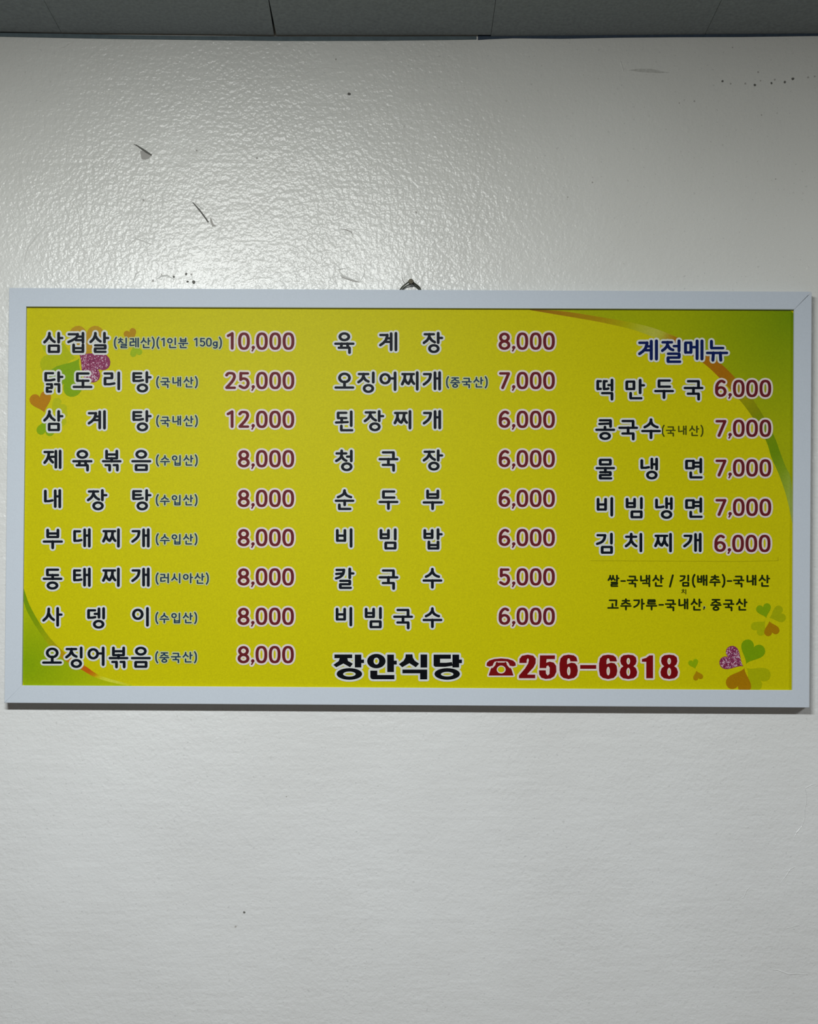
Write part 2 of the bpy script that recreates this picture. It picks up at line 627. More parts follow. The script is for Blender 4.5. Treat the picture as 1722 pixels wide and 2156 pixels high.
# green corner upper right, inside edge of the sweep
sweep = [(1116, 651), (1181, 662), (1262, 676), (1332, 692), (1376, 708), (1430, 732), (1480, 761.5), (1515, 793),
         (1559, 841.6), (1583, 873), (1614, 926), (1626, 963), (1640, 994), (1654, 1033), (1663, 1067), (1669.5, 1100)]
sw = smooth(sweep, 5)
corner = (1672, 651.5)
f = Flat()
rings = 8


def gcol(t):
    return lerp(ink(158, 166, 0), ink(104, 134, 0), t)


for i in range(len(sw) - 1):
    # target along the frame edge toward the corner
    def edge_pt(u):
        L1, L2 = 1672 - 1116, 1100 - 651.5
        s = u * (L1 + L2)
        return (1116 + s, 649.6 + s / L1 * 1.9) if s < L1 else (1672 - (s - L1) / L2 * 2.0, 651.5 + (s - L1))
    ua, ub = i / (len(sw) - 1), (i + 1) / (len(sw) - 1)
    ea, eb = edge_pt(ua), edge_pt(ub)
    for r in range(rings):
        q = []
        for (s_, e_, rr) in ((sw[i], ea, r), (sw[i + 1], eb, r), (sw[i + 1], eb, r + 1), (sw[i], ea, r + 1)):
            q.append((s_[0] + (e_[0] - s_[0]) * rr / rings, s_[1] + (e_[1] - s_[1]) * rr / rings))

        def cf(x, y):
            dd = min(1, math.hypot(x - 1672, y - 660) / 260)
            return lerp(ink(112, 142, 0), ink(160, 168, 0), dd ** 0.8)
        f.poly(q, cf, 0.00003)
f.build('green_corner_field', film)


def ribbon(inner, outer, cols, d, name):
    a, b = smooth(inner, 5), smooth(outer, 5)
    n = 60
    f = Flat()
    for i in range(n):
        t0, t1 = i / n, (i + 1) / n
        def cc(t):
            for k in range(len(cols) - 1):
                if t <= cols[k + 1][0]:
                    u = (t - cols[k][0]) / max(1e-6, cols[k + 1][0] - cols[k][0])
                    return lerp(ink(*cols[k][1]), ink(*cols[k + 1][1]), max(0, u))
            return ink(*cols[-1][1])
        c0, c1 = cc(t0), cc(t1)
        q = [poly_at(a, t0), poly_at(a, t1), poly_at(b, t1), poly_at(b, t0)]
        st = len(f.v)
        f.poly(q, (0, 0, 0), d)
        for k, c in zip(range(4), (c0, c1, c1, c0)):
            f.c[st + k] = c
    return f.build(name, film)


rin = sweep
rout = [(1116, 650), (1184, 653.5), (1266, 666), (1338, 679), (1386, 692), (1440, 715), (1492, 744), (1532, 776),
        (1574, 823), (1600, 860), (1631, 916), (1644, 951), (1656, 982), (1665, 1000), (1669, 1030), (1669.5, 1099)]
ribbon(rin, rout,
       [(0, (140, 100, 10)), (0.06, (160, 115, 10)), (0.14, (168, 140, 5)), (0.19, (172, 172, 0)), (0.215, (176, 178, 40)),
        (0.27, (182, 182, 70)), (0.29, (175, 170, 40)), (0.31, (168, 110, 10)), (0.40, (168, 108, 5)), (0.48, (165, 104, 5)),
        (0.51, (158, 130, 0)), (0.54, (150, 148, 0)), (0.60, (134, 138, 0)), (0.64, (116, 142, 0)), (0.72, (106, 140, 0)),
        (0.80, (125, 152, 20)), (0.88, (145, 165, 50)), (1.0, (165, 178, 90))], 0.00006, 'sweeping_ribbon')

# lower left sweep
bin_ = [(48, 1238), (58, 1268), (70, 1292), (86, 1318.6), (104.5, 1344), (130, 1370), (152, 1388), (179, 1403), (204, 1420), (232, 1430), (276, 1442)]
f = Flat()
bs = smooth(bin_, 4)
for i in range(len(bs) - 1):
    a, b = bs[i], bs[i + 1]
    ua, ub = i / (len(bs) - 1), (i + 1) / (len(bs) - 1)

    def ept(u):
        L1, L2 = 1443 - 1238, 276 - 46
        s = u * (L1 + L2)
        return (48.3 - s / L1 * 2.3, 1238 + s) if s < L1 else (46 + (s - L1), 1443 + (s - L1) * 0.006)
    ea, eb = ept(ua), ept(ub)
    for r in range(6):
        q = []
        for (s_, e_, rr) in ((a, ea, r), (b, eb, r), (b, eb, r + 1), (a, ea, r + 1)):
            q.append((s_[0] + (e_[0] - s_[0]) * rr / 6, s_[1] + (e_[1] - s_[1]) * rr / 6))

        def cf2(x, y):
            dd = min(1, math.hypot((x - 46) * 0.75, (y - 1400)) / 140)
            return lerp(ink(126, 158, 0), ink(170, 180, 0), dd)
        f.poly(q, cf2, 0.00003)
f.build('green_corner_field', film)
bout = [(47, 1262), (54, 1284), (64, 1303), (79, 1327), (96, 1351), (118, 1376), (142, 1395), (170, 1410), (196, 1425), (226, 1435), (268, 1444)]
ribbon(bin_, bout,
       [(0, (110, 145, 0)), (0.25, (125, 150, 0)), (0.38, (150, 160, 0)), (0.47, (168, 152, 0)), (0.55, (185, 140, 5)),
        (0.65, (188, 110, 10)), (0.74, (190, 86, 10)), (0.79, (188, 130, 5)), (0.82, (195, 185, 10)), (0.86, (200, 202, 50)),
        (0.93, (200, 202, 60)), (1.0, (188, 186, 5))], 0.00006, 'sweeping_ribbon')


# hearts
def heart_pts(tip, dr, L, w=1.0, n=36):
    a = math.atan2(dr[1], dr[0])
    ux, uy = math.cos(a), math.sin(a)
    pts = []
    for k in range(n):
        t = 2 * math.pi * k / n
        x = 16 * math.sin(t) ** 3
        y = 13 * math.cos(t) - 5 * math.cos(2 * t) - 2 * math.cos(3 * t) - math.cos(4 * t)
        along = (y + 17) / 29.0 * L
        side = x / 32.0 * L * 1.06 * w
        pts.append((tip[0] + ux * along - uy * side, tip[1] + uy * along + ux * side))
    return pts


def clip_frame(pts):
    def yb(x):
        return 1443 + (x - 46) * 10.0 / 1622
    return [(x, min(y, yb(x) - 0.2)) for x, y in pts]


HN = [0]


def heart(name, tip, dr, L, col, d=0.00005, w=1.0, parent=None):
    HN[0] += 1
    d = 0.00009 + HN[0] * 0.000008
    f = Flat()
    f.tri([clip_frame(heart_pts(tip, dr, L, w))], ink(*col), d)
    return f.build(name, film)


ORG, GRN, LGT = (172, 128, 6), (124, 160, 0), (170, 178, 0)
heart('light_green_heart', (160, 752), (-1, -0.12), 76, LGT, 0.00004)
heart('light_green_heart', (106, 868), (0.8, -0.7), 34, (176, 180, 10), 0.00004)
heart('light_green_heart', (106, 874), (1, 0.15), 34, (176, 180, 10), 0.00004)
heart('light_green_heart', (1573, 1406), (0.85, 0.75), 52, (168, 172, 0), 0.00004)
heart('light_green_heart', (1613, 1307), (-0.7, 0.75), 32, (168, 174, 0), 0.00004)
heart('light_green_heart', (1621, 1301), (0.9, -0.35), 34, (162, 168, 0), 0.00004)
heart('orange_heart', (181, 754), (0.0, -1), 70, (178, 140, 22))
heart('green_heart', (166, 752), (-0.52, 0.86), 82, GRN, w=0.9)
heart('orange_heart', (280, 716), (-0.42, -0.9), 26, ORG)
heart('green_heart', (280, 724), (0.3, 0.95), 25, (150, 175, 10))
heart('orange_heart', (92, 868), (-0.28, -0.96), 44, (176, 120, 10))
heart('green_heart', (98, 880), (-0.15, 0.98), 36, (130, 165, 0))
heart('green_heart', (1572, 1398), (0.42, -0.9), 50, (120, 156, 0))
heart('orange_heart', (1569, 1406), (-0.34, 0.94), 52, (165, 116, 0))
heart('green_heart', (1615, 1301), (-0.28, -0.96), 30, (128, 160, 0))
heart('orange_heart', (1621, 1307), (0.25, 0.97), 31, (166, 120, 0))
heart('green_heart', (1465, 1408), (-0.3, -0.95), 20, (140, 168, 0))
heart('orange_heart', (1467, 1412), (0.28, 0.96), 20, (168, 128, 0))


def pink_heart(tip, dr, L, seed, w=1.0):
    rnd = random.Random(seed)
    f = Flat()
    pts = heart_pts(tip, dr, L, w)
    HN[0] += 1
    dz = 0.00009 + HN[0] * 0.000008
    f.tri([pts], ink(132, 52, 88), dz)
    cx = sum(p[0] for p in pts) / len(pts)
    cy = sum(p[1] for p in pts) / len(pts)

    def inside(x, y):
        c = False
        for i in range(len(pts)):
            x1, y1 = pts[i]
            x2, y2 = pts[i - 1]
            if (y1 > y) != (y2 > y) and x < (x2 - x1) * (y - y1) / (y2 - y1) + x1:
                c = not c
        return c
    # crinkled foil: pale veins and dark folds
    for k in range(int(L * 9)):
        x, y = cx + rnd.uniform(-.55, .55) * L, cy + rnd.uniform(-.55, .55) * L
        a = rnd.uniform(0, math.pi)
        l = rnd.uniform(1.2, 3.2)
        wd = rnd.uniform(0.5, 1.2)
        q = [(x - l * math.cos(a), y - l * math.sin(a)), (x + wd * math.sin(a), y - wd * math.cos(a)),
             (x + l * math.cos(a), y + l * math.sin(a)), (x - wd * math.sin(a), y + wd * math.cos(a))]
        if all(inside(*p) for p in q):
            tone = rnd.choice([(196, 150, 170), (178, 115, 140), (205, 175, 195), (96, 18, 55), (110, 30, 70), (215, 190, 205)])
            f.poly(q, ink(*tone), dz + 0.000005 + k * 1e-8)
    return f.build('pink_foil_heart', film)


pink_heart((163, 741), (0.80, 0.66), 70, 3, 0.92)
pink_heart((1567, 1403), (-0.90, -0.55), 50, 5)

# ---------------------------------------------------------------- lettering
# strokes: 'x,y x,y' straight runs with round joints; 'S ...' smooth; 'O cx cy rx ry' ring; 'C ...' closed
G = {}


def glyph(ch, E, yc, strokes, sc=1.0, wk=1.0):
    out = []
    for s in strokes:
        kind = 'L'
        if s[0] in 'SCO':
            kind, s = s[0], s[1:].strip()
        if kind == 'O':
            cx, cy, a, b = [float(v) for v in s.split()]
            cx, cy = (cx - E) / sc, (cy - yc) / sc
            a, b = a / sc, b / sc
            m = 28
            ex_ = 2.0 if not wk == 'zero' else 2.5
            pts = []
            for k in range(m):
                t = 2 * math.pi * k / m
                c_, s_ = math.cos(t), math.sin(t)
                pts.append((cx + a * math.copysign(abs(c_) ** (2 / ex_), c_), cy + b * math.copysign(abs(s_) ** (2 / ex_), s_)))
            pts.append(pts[0])
            out.append(pts)
            continue
        pts = [tuple(float(v) for v in p.split(',')) for p in s.split()]
        pts = [((x - E) / sc, (y - yc) / sc) for x, y in pts]
        if kind == 'S':
            pts = smooth(pts, 4)
        if kind == 'C':
            pts = pts + [pts[0]]
        out.append(pts)
    G[ch] = out


# main list, traced from the board
glyph('삼', 39, 245, ['S 138,124 136,150 112,200 74,240', 'S 138,160 165,205 205,236', '258,124 258,240', '258,186 306,186', 'C 135,285 257,285 257,365 135,365'])
glyph('겹', 338, 245, ['388,137 505,137', 'S 505,137 490,180 440,212 385,238', '573,124 573,242', '500,168 573,168', '480,214 573,214', '452,275 452,365 573,365 573,275', '452,318 573,318'])
glyph('살', 637, 245, ['S 734,124 732,150 710,198 672,236', 'S 734,158 762,202 800,230', '852,124 852,240', '852,186 900,186', '730,281 862,281 862,322 730,322 730,365 866,365'])
glyph('닭', 39, 755, ['185,642 90,642 90,735 150,735 203,724', '258,634 258,745', '258,690 306,690', '106,786 168,786 168,832 108,832 108,882 160,880', '210,786 262,786 262,880'])
glyph('도', 421, 755, ['645,646 500,646 500,740 645,740', '573,740 573,820', '453,820 682,820'])
glyph('리', 804, 755, ['855,646 950,646 950,706 860,706 860,785 920,785 982,774', '1038,638 1038,845'])
glyph('탕', 1186, 755, ['1330,644 1232,644 1232,742 1300,742 1352,733', '1232,692 1325,692', '1402,634 1402,755', '1402,695 1450,695', 'O 1345 834 57 43'])
glyph('계', 612, 245, ['650,147 738,147', 'S 740,147 728,200 694,245 650,278', '790,130 790,338', '852,125 852,340', '725,190 790,190', '705,236 790,236'])
glyph('제', 39, 755, ['75,650 185,650', 'S 130,652 126,700 106,750 76,788', 'S 132,705 152,750 182,783', '165,712 220,712', '222,640 222,848', '277,638 277,852'])
glyph('육', 421, 755, ['O 565 680 58 43', '448,770 682,770', '530,770 524,815', '604,770 612,815', '492,822 632,822 632,885'])
glyph('볶', 806, 755, ['882,638 882,732 1015,732 1015,638', '882,682 1015,682', '948,732 948,770', '835,770 1062,770', '868,820 922,820 922,885', '975,820 1022,820 1022,885'])
glyph('음', 1186, 755, ['O 1330 680 59 43', '1215,770 1445,770', 'C 1262,822 1398,822 1398,882 1262,882'])
glyph('내', 36, 225, ['85,112 85,242 130,242 178,232', '213,108 213,312', '272,104 272,316', '213,180 272,180'])
glyph('장', 610, 225, ['650,117 770,117', 'S 712,117 706,155 682,195 640,228', 'S 714,158 742,195 782,220', '825,104 825,226', '825,165 876,165', 'O 769 303 57 43'])
glyph('부', 36, 733, ['115,618 115,707 248,707 248,618', '115,662 248,662', '65,767 298,767', '180,767 180,848'])
glyph('대', 418, 733, ['535,634 465,634 465,756 510,756 553,747', '595,614 595,822', '655,612 655,826', '595,688 655,688'])
glyph('찌', 800, 733, ['840,632 990,632', 'S 872,640 868,695 838,762', 'S 872,692 888,730 910,752', 'S 958,640 950,700 920,756', 'S 955,690 970,730 992,756', '1033,612 1033,828'])
glyph('개', 1182, 733, ['1218,632 1302,632', 'S 1302,634 1292,690 1262,730 1216,766', '1360,614 1360,822', '1420,612 1420,826', '1360,688 1420,688'])
glyph('동', 34, 228, ['250,117 112,117 112,187 250,187', '180,187 180,235', '65,235 292,235', 'O 178 322 59 38'])
glyph('태', 416, 228, ['535,127 462,127 462,252 510,252 553,244', '462,187 535,187', '593,110 593,318', '655,107 655,322', '593,185 655,185'])
glyph('사', 34, 740, ['S 130,626 126,680 106,732 62,775', 'S 132,690 156,735 195,768', '245,620 245,838', '245,700 294,700'])
glyph('뎅', 612, 740, ['735,645 650,645 650,740 700,740 736,733', '730,690 785,690', '785,625 785,735', '845,622 845,745', 'O 781 825 57 42'])
glyph('이', 1182, 740, ['O 1285 696 57 58', '1410,620 1410,838'])
glyph('오', 28, 265, ['O 174 213 65 54', '174,265 174,335', '58,338 286,338'])
glyph('징', 316, 265, ['362,163 485,163', 'S 425,163 418,203 396,238 358,268', 'S 427,203 450,240 488,260', '550,148 550,268', 'O 487 350 56 43'])
glyph('어', 604, 265, ['O 706 224 57 58', '770,220 835,220', '835,148 835,365'])
glyph('된', 70, 245, ['240,142 133,142 133,210 240,210', '180,210 180,265', '106,268 258,262', '303,130 303,308', '175,312 175,368 316,368'])
glyph('청', 70, 755, ['178,635 178,665', '112,668 238,668', 'S 178,670 172,710 146,742 108,765', 'S 180,710 205,745 238,763', '248,710 303,710', '303,638 303,765', 'O 244 841 57 43'])
glyph('국', 643, 755, ['714,655 850,655 850,736', '672,743 900,743', '785,743 785,815', '712,817 852,817 852,888'])
glyph('순', 72, 225, ['S 215,105 206,145 172,172 130,190', 'S 217,125 240,165 275,182 300,190', '102,237 328,237', '217,237 217,290', '148,290 148,343 290,343'])
glyph('두', 643, 225, ['860,117 720,117 720,196 862,196', '672,253 900,253', '785,253 785,338'])
glyph('비', 72, 733, ['122,622 122,755 220,755 220,622', '122,690 220,690', '300,612 300,828'])
glyph('빔', 643, 733, ['688,622 688,722 785,722 785,622', '688,674 785,674', '873,612 873,735', 'C 750,782 872,782 872,855 750,855'])
glyph('밥', 1214, 733, ['1257,622 1257,718 1352,718 1352,622', '1257,668 1352,668', '1428,612 1428,728', '1428,672 1475,672', '1310,772 1310,856 1428,856 1428,772', '1310,812 1428,812'])
glyph('칼', 72, 228, ['112,120 205,120', 'S 207,120 196,172 156,212 105,230', '108,172 192,165', '283,107 283,222', '283,165 330,165', '160,262 284,262 284,306 160,306 160,352 296,352'])
glyph('수', 1214, 228, ['S 1355,110 1350,145 1316,184 1272,208', 'S 1357,140 1375,175 1410,198 1440,208', '1242,258 1470,258', '1355,258 1355,345'])
glyph('절', 915, 293, ['960,180 1080,180', 'S 1025,180 1018,225 992,260 956,288', 'S 1027,222 1055,262 1096,280', '1105,230 1172,230', '1172,162 1172,290', '1030,328 1174,328 1174,378 1030,378 1030,432 1186,432'], 1.09)
glyph('메', 1212, 293, ['C 1257,185 1327,185 1327,312 1257,312', '1345,243 1405,243', '1407,163 1407,392', '1470,163 1470,396'], 1.09)
glyph('뉴', 1509, 293, ['1593,168 1593,255 1745,255', '1537,318 1795,318', '1618,318 1612,412', '1708,318 1714,412'], 1.09)
glyph('떡', 72, 785, ['158,685 118,685 118,786 158,784', '235,685 200,685 200,786 235,786 256,780', '255,735 303,735', '303,670 303,800', '175,840 303,840 303,918'])
glyph('만', 454, 785, ['C 495,690 588,690 588,786 495,786', '668,672 668,836', '668,738 718,738', '545,842 545,906 684,906'])
glyph('콩', 72, 254, ['146,145 284,145 284,225', '140,192 284,186', '212,232 212,265', '100,268 330,268', 'O 214 348 58 37'])
glyph('물', 72, 765, ['C 150,655 282,655 282,714 150,714', '105,762 328,762', '217,762 217,815', '150,815 282,815 282,852 150,852 150,895 292,895'])
glyph('냉', 645, 765, ['690,664 690,758 740,758 782,750', '820,645 820,762', '882,645 882,775', '820,712 882,712', 'O 820 852 57 42'])
glyph('면', 1218, 765, ['C 1270,668 1360,668 1360,763 1270,763', '1360,692 1455,692', '1360,742 1455,742', '1455,648 1455,812', '1325,822 1325,882 1465,882'])
glyph('김', 68, 701, ['115,592 212,592', 'S 212,594 200,645 166,682 110,704', '295,578 295,695', 'C 175,745 297,745 297,818 175,818'])
glyph('치', 449, 701, ['553,578 553,612', '487,612 618,612', 'S 553,615 548,665 520,705 485,733', 'S 555,665 582,705 618,733', '678,580 678,795'])
glyph('뉵', 0, 0, ['30,-88 135,-88'])
# only used in the small notes
glyph('칠', 0, 0, ['82,-118 82,-90', '30,-86 135,-86', 'S 82,-85 74,-50 35,-5', 'S 84,-50 110,-22 142,-5', '228,-118 228,0', '100,36 228,36 228,78 100,78 100,122 242,122'])
glyph('레', 0, 0, ['42,-105 122,-105 122,-22 42,-22 42,66 95,66 140,58', '145,-25 187,-25', '187,-115 187,96', '246,-117 246,100'])
glyph('산', 0, 0, ['S 97,-120 95,-92 73,-48 34,-8', 'S 97,-85 123,-45 163,-16', '218,-118 218,40', '218,-52 264,-52', '95,50 95,120 236,120'])
glyph('인', 0, 0, ['O 92 -55 54 52', '232,-118 232,40', '92,55 92,120 244,120'])
glyph('분', 0, 0, ['80,-118 80,-35 210,-35 210,-118', '80,-78 210,-78', '30,14 258,14', '145,14 145,64', '78,66 78,122 222,122'])
glyph('입', 0, 0, ['O 92 -62 54 50', '232,-118 232,4', '106,32 106,120 232,120 232,32', '106,76 232,76'])
glyph('러', 0, 0, ['42,-105 140,-105 140,-25 44,-25 44,66 105,66 155,56', '170,-22 234,-22', '234,-118 234,102'])
glyph('시', 0, 0, ['S 98,-114 94,-60 74,-8 30,36', 'S 100,-50 124,-5 164,30', '232,-118 232,102'])
glyph('아', 0, 0, ['O 92 -44 56 58', '218,-120 218,102', '218,-30 266,-30'])
glyph('중', 0, 0, ['62,-112 228,-112', 'S 145,-110 130,-72 56,-32', 'S 147,-78 170,-48 236,-32', '30,10 258,10', '145,10 145,48', 'O 145 90 58 36'])
glyph('쌀', 0, 0, ['S 68,-116 60,-70 26,-18', 'S 70,-72 80,-48 100,-28', 'S 132,-116 126,-70 96,-22', 'S 134,-72 148,-45 176,-20', '222,-118 222,0', '222,-58 264,-58', '95,38 226,38 226,78 95,78 95,122 234,122'])
glyph('낵', 0, 0, ['46,-104 46,-4 92,-4 138,-14', '177,-118 177,16', '240,-120 240,24', '177,-48 240,-48', '90,58 240,58 240,125'])
glyph('배', 0, 0, ['45,-108 45,26 128,26 128,-108', '45,-40 128,-40', '180,-118 180,92', '244,-120 244,98', '180,-20 244,-20'])
glyph('추', 0, 0, ['145,-124 145,-92', '66,-90 224,-90', 'S 145,-88 126,-48 52,-14', 'S 147,-58 172,-30 238,-14', '30,32 258,32', '145,32 145,112'])
glyph('고', 0, 0, ['62,-100 222,-100 214,20', '130,-15 130,74', '28,76 258,76'])
glyph('가', 0, 0, ['36,-100 148,-100', 'S 150,-100 142,-35 102,20 36,56', '220,-118 220,102', '220,-22 268,-22'])
glyph('루', 0, 0, ['66,-106 220,-106 220,-66 66,-66 66,-20 230,-20', '30,28 258,28', '145,28 145,112'])
# figures (cell centre at x=86)
ZERO = ['O 86 -18 57 97']
glyph('0', 0, 0, ZERO, 1, 'zero')
glyph('1', 0, 0, ['52,-88 104,-117', '106,-117 106,74'])
glyph('2', 0, 0, ['S 33,-88 54,-110 86,-114 122,-104 136,-70 122,-30 92,12 34,74', '34,76 140,76'])
glyph('5', 0, 0, ['136,-112 46,-112', 'S 46,-112 45,-70 44,-30', 'S 44,-32 84,-44 124,-28 141,14 126,58 86,78 34,54'])
glyph('6', 0, 0, ['S 130,-100 96,-116 62,-100 36,-60 30,0 34,38', 'O 86 22 56 54'])
glyph('7', 0, 0, ['32,-110 140,-110', '140,-108 62,76'])
glyph('8', 0, 0, ['O 86 -66 51 47', 'O 86 32 58 47'])
glyph(',', 0, 0, ['S 34,64 33,84 20,108'])
glyph('(', 0, 0, ['S 80,-140 48,-80 40,0 48,80 80,140'])
glyph(')', 0, 0, ['S 30,-140 62,-80 70,0 62,80 30,140'])
glyph('g', 0, 0, ['O 78 26 46 48', 'S 126,-22 126,60 122,108 92,132 40,124'])
glyph('-', 0, 0, ['25,5 118,5'])
glyph('/', 0, 0, ['98,-128 30,135'])
ADV = {' ': 95, '(': 108, ')': 112, ',': 60, '-': 140, '/': 128, '1': 165, '5': 165, '0': 168, 'g': 160}
FIG = 172.5
Z = 1 / 6.15


def draw(f, ch, ox, oy, sc, wt, halo, col, hcol, d, hard=False):
    """ink strokes of one character; (ox, oy) in px is the cell's left edge on the row's middle line"""
    for pts in G[ch]:
        q = [(ox + x * sc, oy + y * sc) for x, y in pts]
        for layer in (0, 1):
            if layer == 0 and halo <= 0:
                continue
            grow = halo if layer == 0 else 0.0
            c = hcol if layer == 0 else col
            dd = d if layer == 0 else d + 0.00009
            for i in range(len(q) - 1):
                a, b = Vector(q[i]), Vector(q[i + 1])
                t = b - a
                if t.length < 1e-4:
                    continue
                t.normalize()
                ang = abs(t.y)
                w = (31 + 6.5 * ang) * sc * wt / 2 + grow
                nn = Vector((-t.y, t.x)) * w
                f.merge([tuple(a + nn), tuple(b + nn), tuple(b - nn), tuple(a - nn)], c, dd)
            for i, p in enumerate(q):
                if i == len(q) - 1 and (Vector(q[0]) - Vector(p)).length < 1e-4:
                    continue
                if i == 0:
                    t = Vector(q[1]) - Vector(q[0])
                elif i == len(q) - 1:
                    t = Vector(p) - Vector(q[i - 1])
                else:
                    t = (Vector(q[i + 1]) - Vector(q[i - 1]))
                t.normalize()
                r = (31 + 6.5 * abs(t.y)) * sc * wt / 2 + grow
                if i == 0 or i == len(q) - 1:
                    r *= 1.0
                m = 12 if grow or i in (0, len(q) - 1) else 8
                f.merge([(p[0] + r * math.cos(2 * math.pi * k / m), p[1] + r * math.sin(2 * math.pi * k / m)) for k in range(m)], c, dd)
        if ch == ',':
            x, y = q[0]
            for dd, r, c in ((d, 11.5 * Z + halo + 1.2, hcol), (d + 0.00009, 23 * sc, col)):
                f.merge([(x + r * math.cos(2 * math.pi * k / 14), y + r * math.sin(2 * math.pi * k / 14)) for k in range(14)], c, dd)


BLK, HALO = ink(6, 14, 26), ink(206, 209, 206)
RED, HRED = ink(100, 26, 34), ink(216, 205, 200)
NAVY = ink(4, 24, 84)
NOTE, HNOTE = ink(26, 54, 80), ink(186, 192, 140)
LN = 0.0003


def name_row(text, e0, e1, yc, col=BLK, sc=1.0, name='dish_name'):
    f = Flat()
    n = len(text)
    pos = [e0 + (e1 - e0) * i / (n - 1) for i in range(n)]
    for ch, x in zip(text, pos):
        draw(f, ch, x, yc, Z * sc, 1.0, 3.9, col, HALO, LN)
    return f.build(name, film)


def price(text, xlast, yc):
    f = Flat()
    x = xlast - 86 * Z          # left of the last cell
    out = []
    for ch in reversed(text):
        if ch == ',':
            x -= (60 - FIG) * Z
            out.append((ch, x))
            x -= FIG * Z
        else:
            out.append((ch, x))
            x -= FIG * Z
    for ch, xx in out:
        draw(f, ch, xx, yc, Z, 1.04 if ch != ',' else 0.55, 3.9, RED, HRED, LN)
    return f.build('price', film)


def note(text, x0, x1, yc, s, col=NOTE, halo=2.4, hcol=HNOTE, wt=0.95, name='origin_note'):
    f = Flat()
    x, pos = 0.0, []
    for ch in text:
        pos.append(x)
        x += ADV.get(ch, 288)
    lo = min(px for pts in G[text[0]] for px, _ in pts)
    hi = pos[-1] + max(px for pts in G[text[-1]] for px, _ in pts)
    k = (x1 - x0 - 0.5 * 30 * s * Z) / (hi - lo)
    for ch, p in zip(text, pos):
        if ch == ' ':
            continue
        draw(f, ch, x0 + 7 * s * Z + (p - lo) * k, yc, s * Z, wt if ch != ',' else 0.7, halo, col, hcol, LN)
    return f.build(name, film)


YC = [719.8, 802.8, 884.8, 967.8, 1051.6, 1134.2, 1217.1, 1300.3, 1383.1]
col1 = [('삼겹살', 86.3, 183.6, '10,000'), ('닭도리탕', 86.3, 272.8, '25,000'), ('삼계탕', 86.3, 272.8, '12,000'),
        ('제육볶음', 86.3, 272.8, '8,000'), ('내장탕', 85.9, 272.4, '8,000'), ('부대찌개', 85.9, 272.2, '8,000'),
        ('동태찌개', 85.5, 272.2, '8,000'), ('사뎅이', 85.5, 272.2, '8,000'), ('오징어볶음', 84.6, 271.9, '8,000')]
for (t, a, b, p), y in zip(col1, YC):
    name_row(t, a, b, y)
    price(p, 606.8 - (y - 720) * 0.0016, y - (2 if y > 1380 else 0))
notes1 = [('(칠레산)(1인분 150g)', 239.6, 465.4), ('(국내산)', 328.8, 414.8), ('(국내산)', 328.8, 414.8), ('(수입산)', 328.4, 414.6),
          ('(수입산)', 328, 414.2), ('(수입산)', 328, 414), ('(러시아산)', 327.6, 438), ('(수입산)', 327, 413.4), ('(중국산)', 326.8, 413)]
for (t, a, b), y in zip(notes1, YC):
    note(t, a, b, y + 0.7, 0.5, wt=1.06)
col2 = [('육계장', 701.2, 887.6, '8,000'), ('오징어찌개', 701.2, 886.9, '7,000'), ('된장찌개', 701.2, 887.1, '6,000'),
        ('청국장', 701.4, 887.6, '6,000'), ('순두부', 701.7, 887.4, '6,000'), ('비빔밥', 701.7, 887.4, '6,000'),
        ('칼국수', 701.7, 887.4, '5,000'), ('비빔국수', 701.2, 887.4, '6,000')]
for (t, a, b, p), y in zip(col2, YC):
    name_row(t, a, b, y)
    price(p, 1156.3, y)
note('(중국산)', 940.3, 1026.4, 803.6, 0.5, wt=1.06)
YC3 = [817.6, 901.6, 985.2, 1068.4, 1144.0]
col3 = [('떡만두국', 1251.7, 1438, '6,000'), ('콩국수', 1251.7, 1348.6, '7,000'), ('물냉면', 1251.7, 1438, '7,000'),
        ('비빔냉면', 1251.7, 1438, '7,000'), ('김치찌개', 1251.1, 1436.6, '6,000')]
for i, ((t, a, b, p), y) in enumerate(zip(col3, YC3)):
    name_row(t, a, b, y)
    price(p, 1612.8 if i < 4 else 1611.3, y + (2.0 if i < 4 else 2.6))
note('(국내산)', 1395.3, 1481.5, 905.9, 0.5, col=ink(66, 72, 8), halo=0, wt=0.95)
hd = name_row('계절메뉴', 1340.5, 1485.4, 737.6, NAVY, 1.09, 'section_title')
tag(hd, 'dark blue heading lettering above the right column')
fn = ink(26, 38, 4)
note('쌀-국낵산 / 김(배추)-국내산', 1281.2, 1622.6, 1222.4, 0.56, col=fn, halo=0, wt=1.15, name='footnote_line')
note('고추가루-국내산, 중국산', 1280.4, 1575, 1272.6, 0.56, col=fn, halo=0, wt=1.15, name='footnote_line')
note('치치'[:1], 1437.2, 1451.8, 1246.0, 0.27, col=ink(60, 66, 5), halo=0, wt=1.1, name='tiny_correction')


# heavy lettering in the bottom line, as outlines
def ell(cx, cy, a, b, n=28):
    return [(cx + a * math.cos(2 * math.pi * k / n), cy + b * math.sin(2 * math.pi * k / n)) for k in range(n)]


def pp(s):
    return [tuple(float(v) for v in p.split(',')) for p in s.split()]


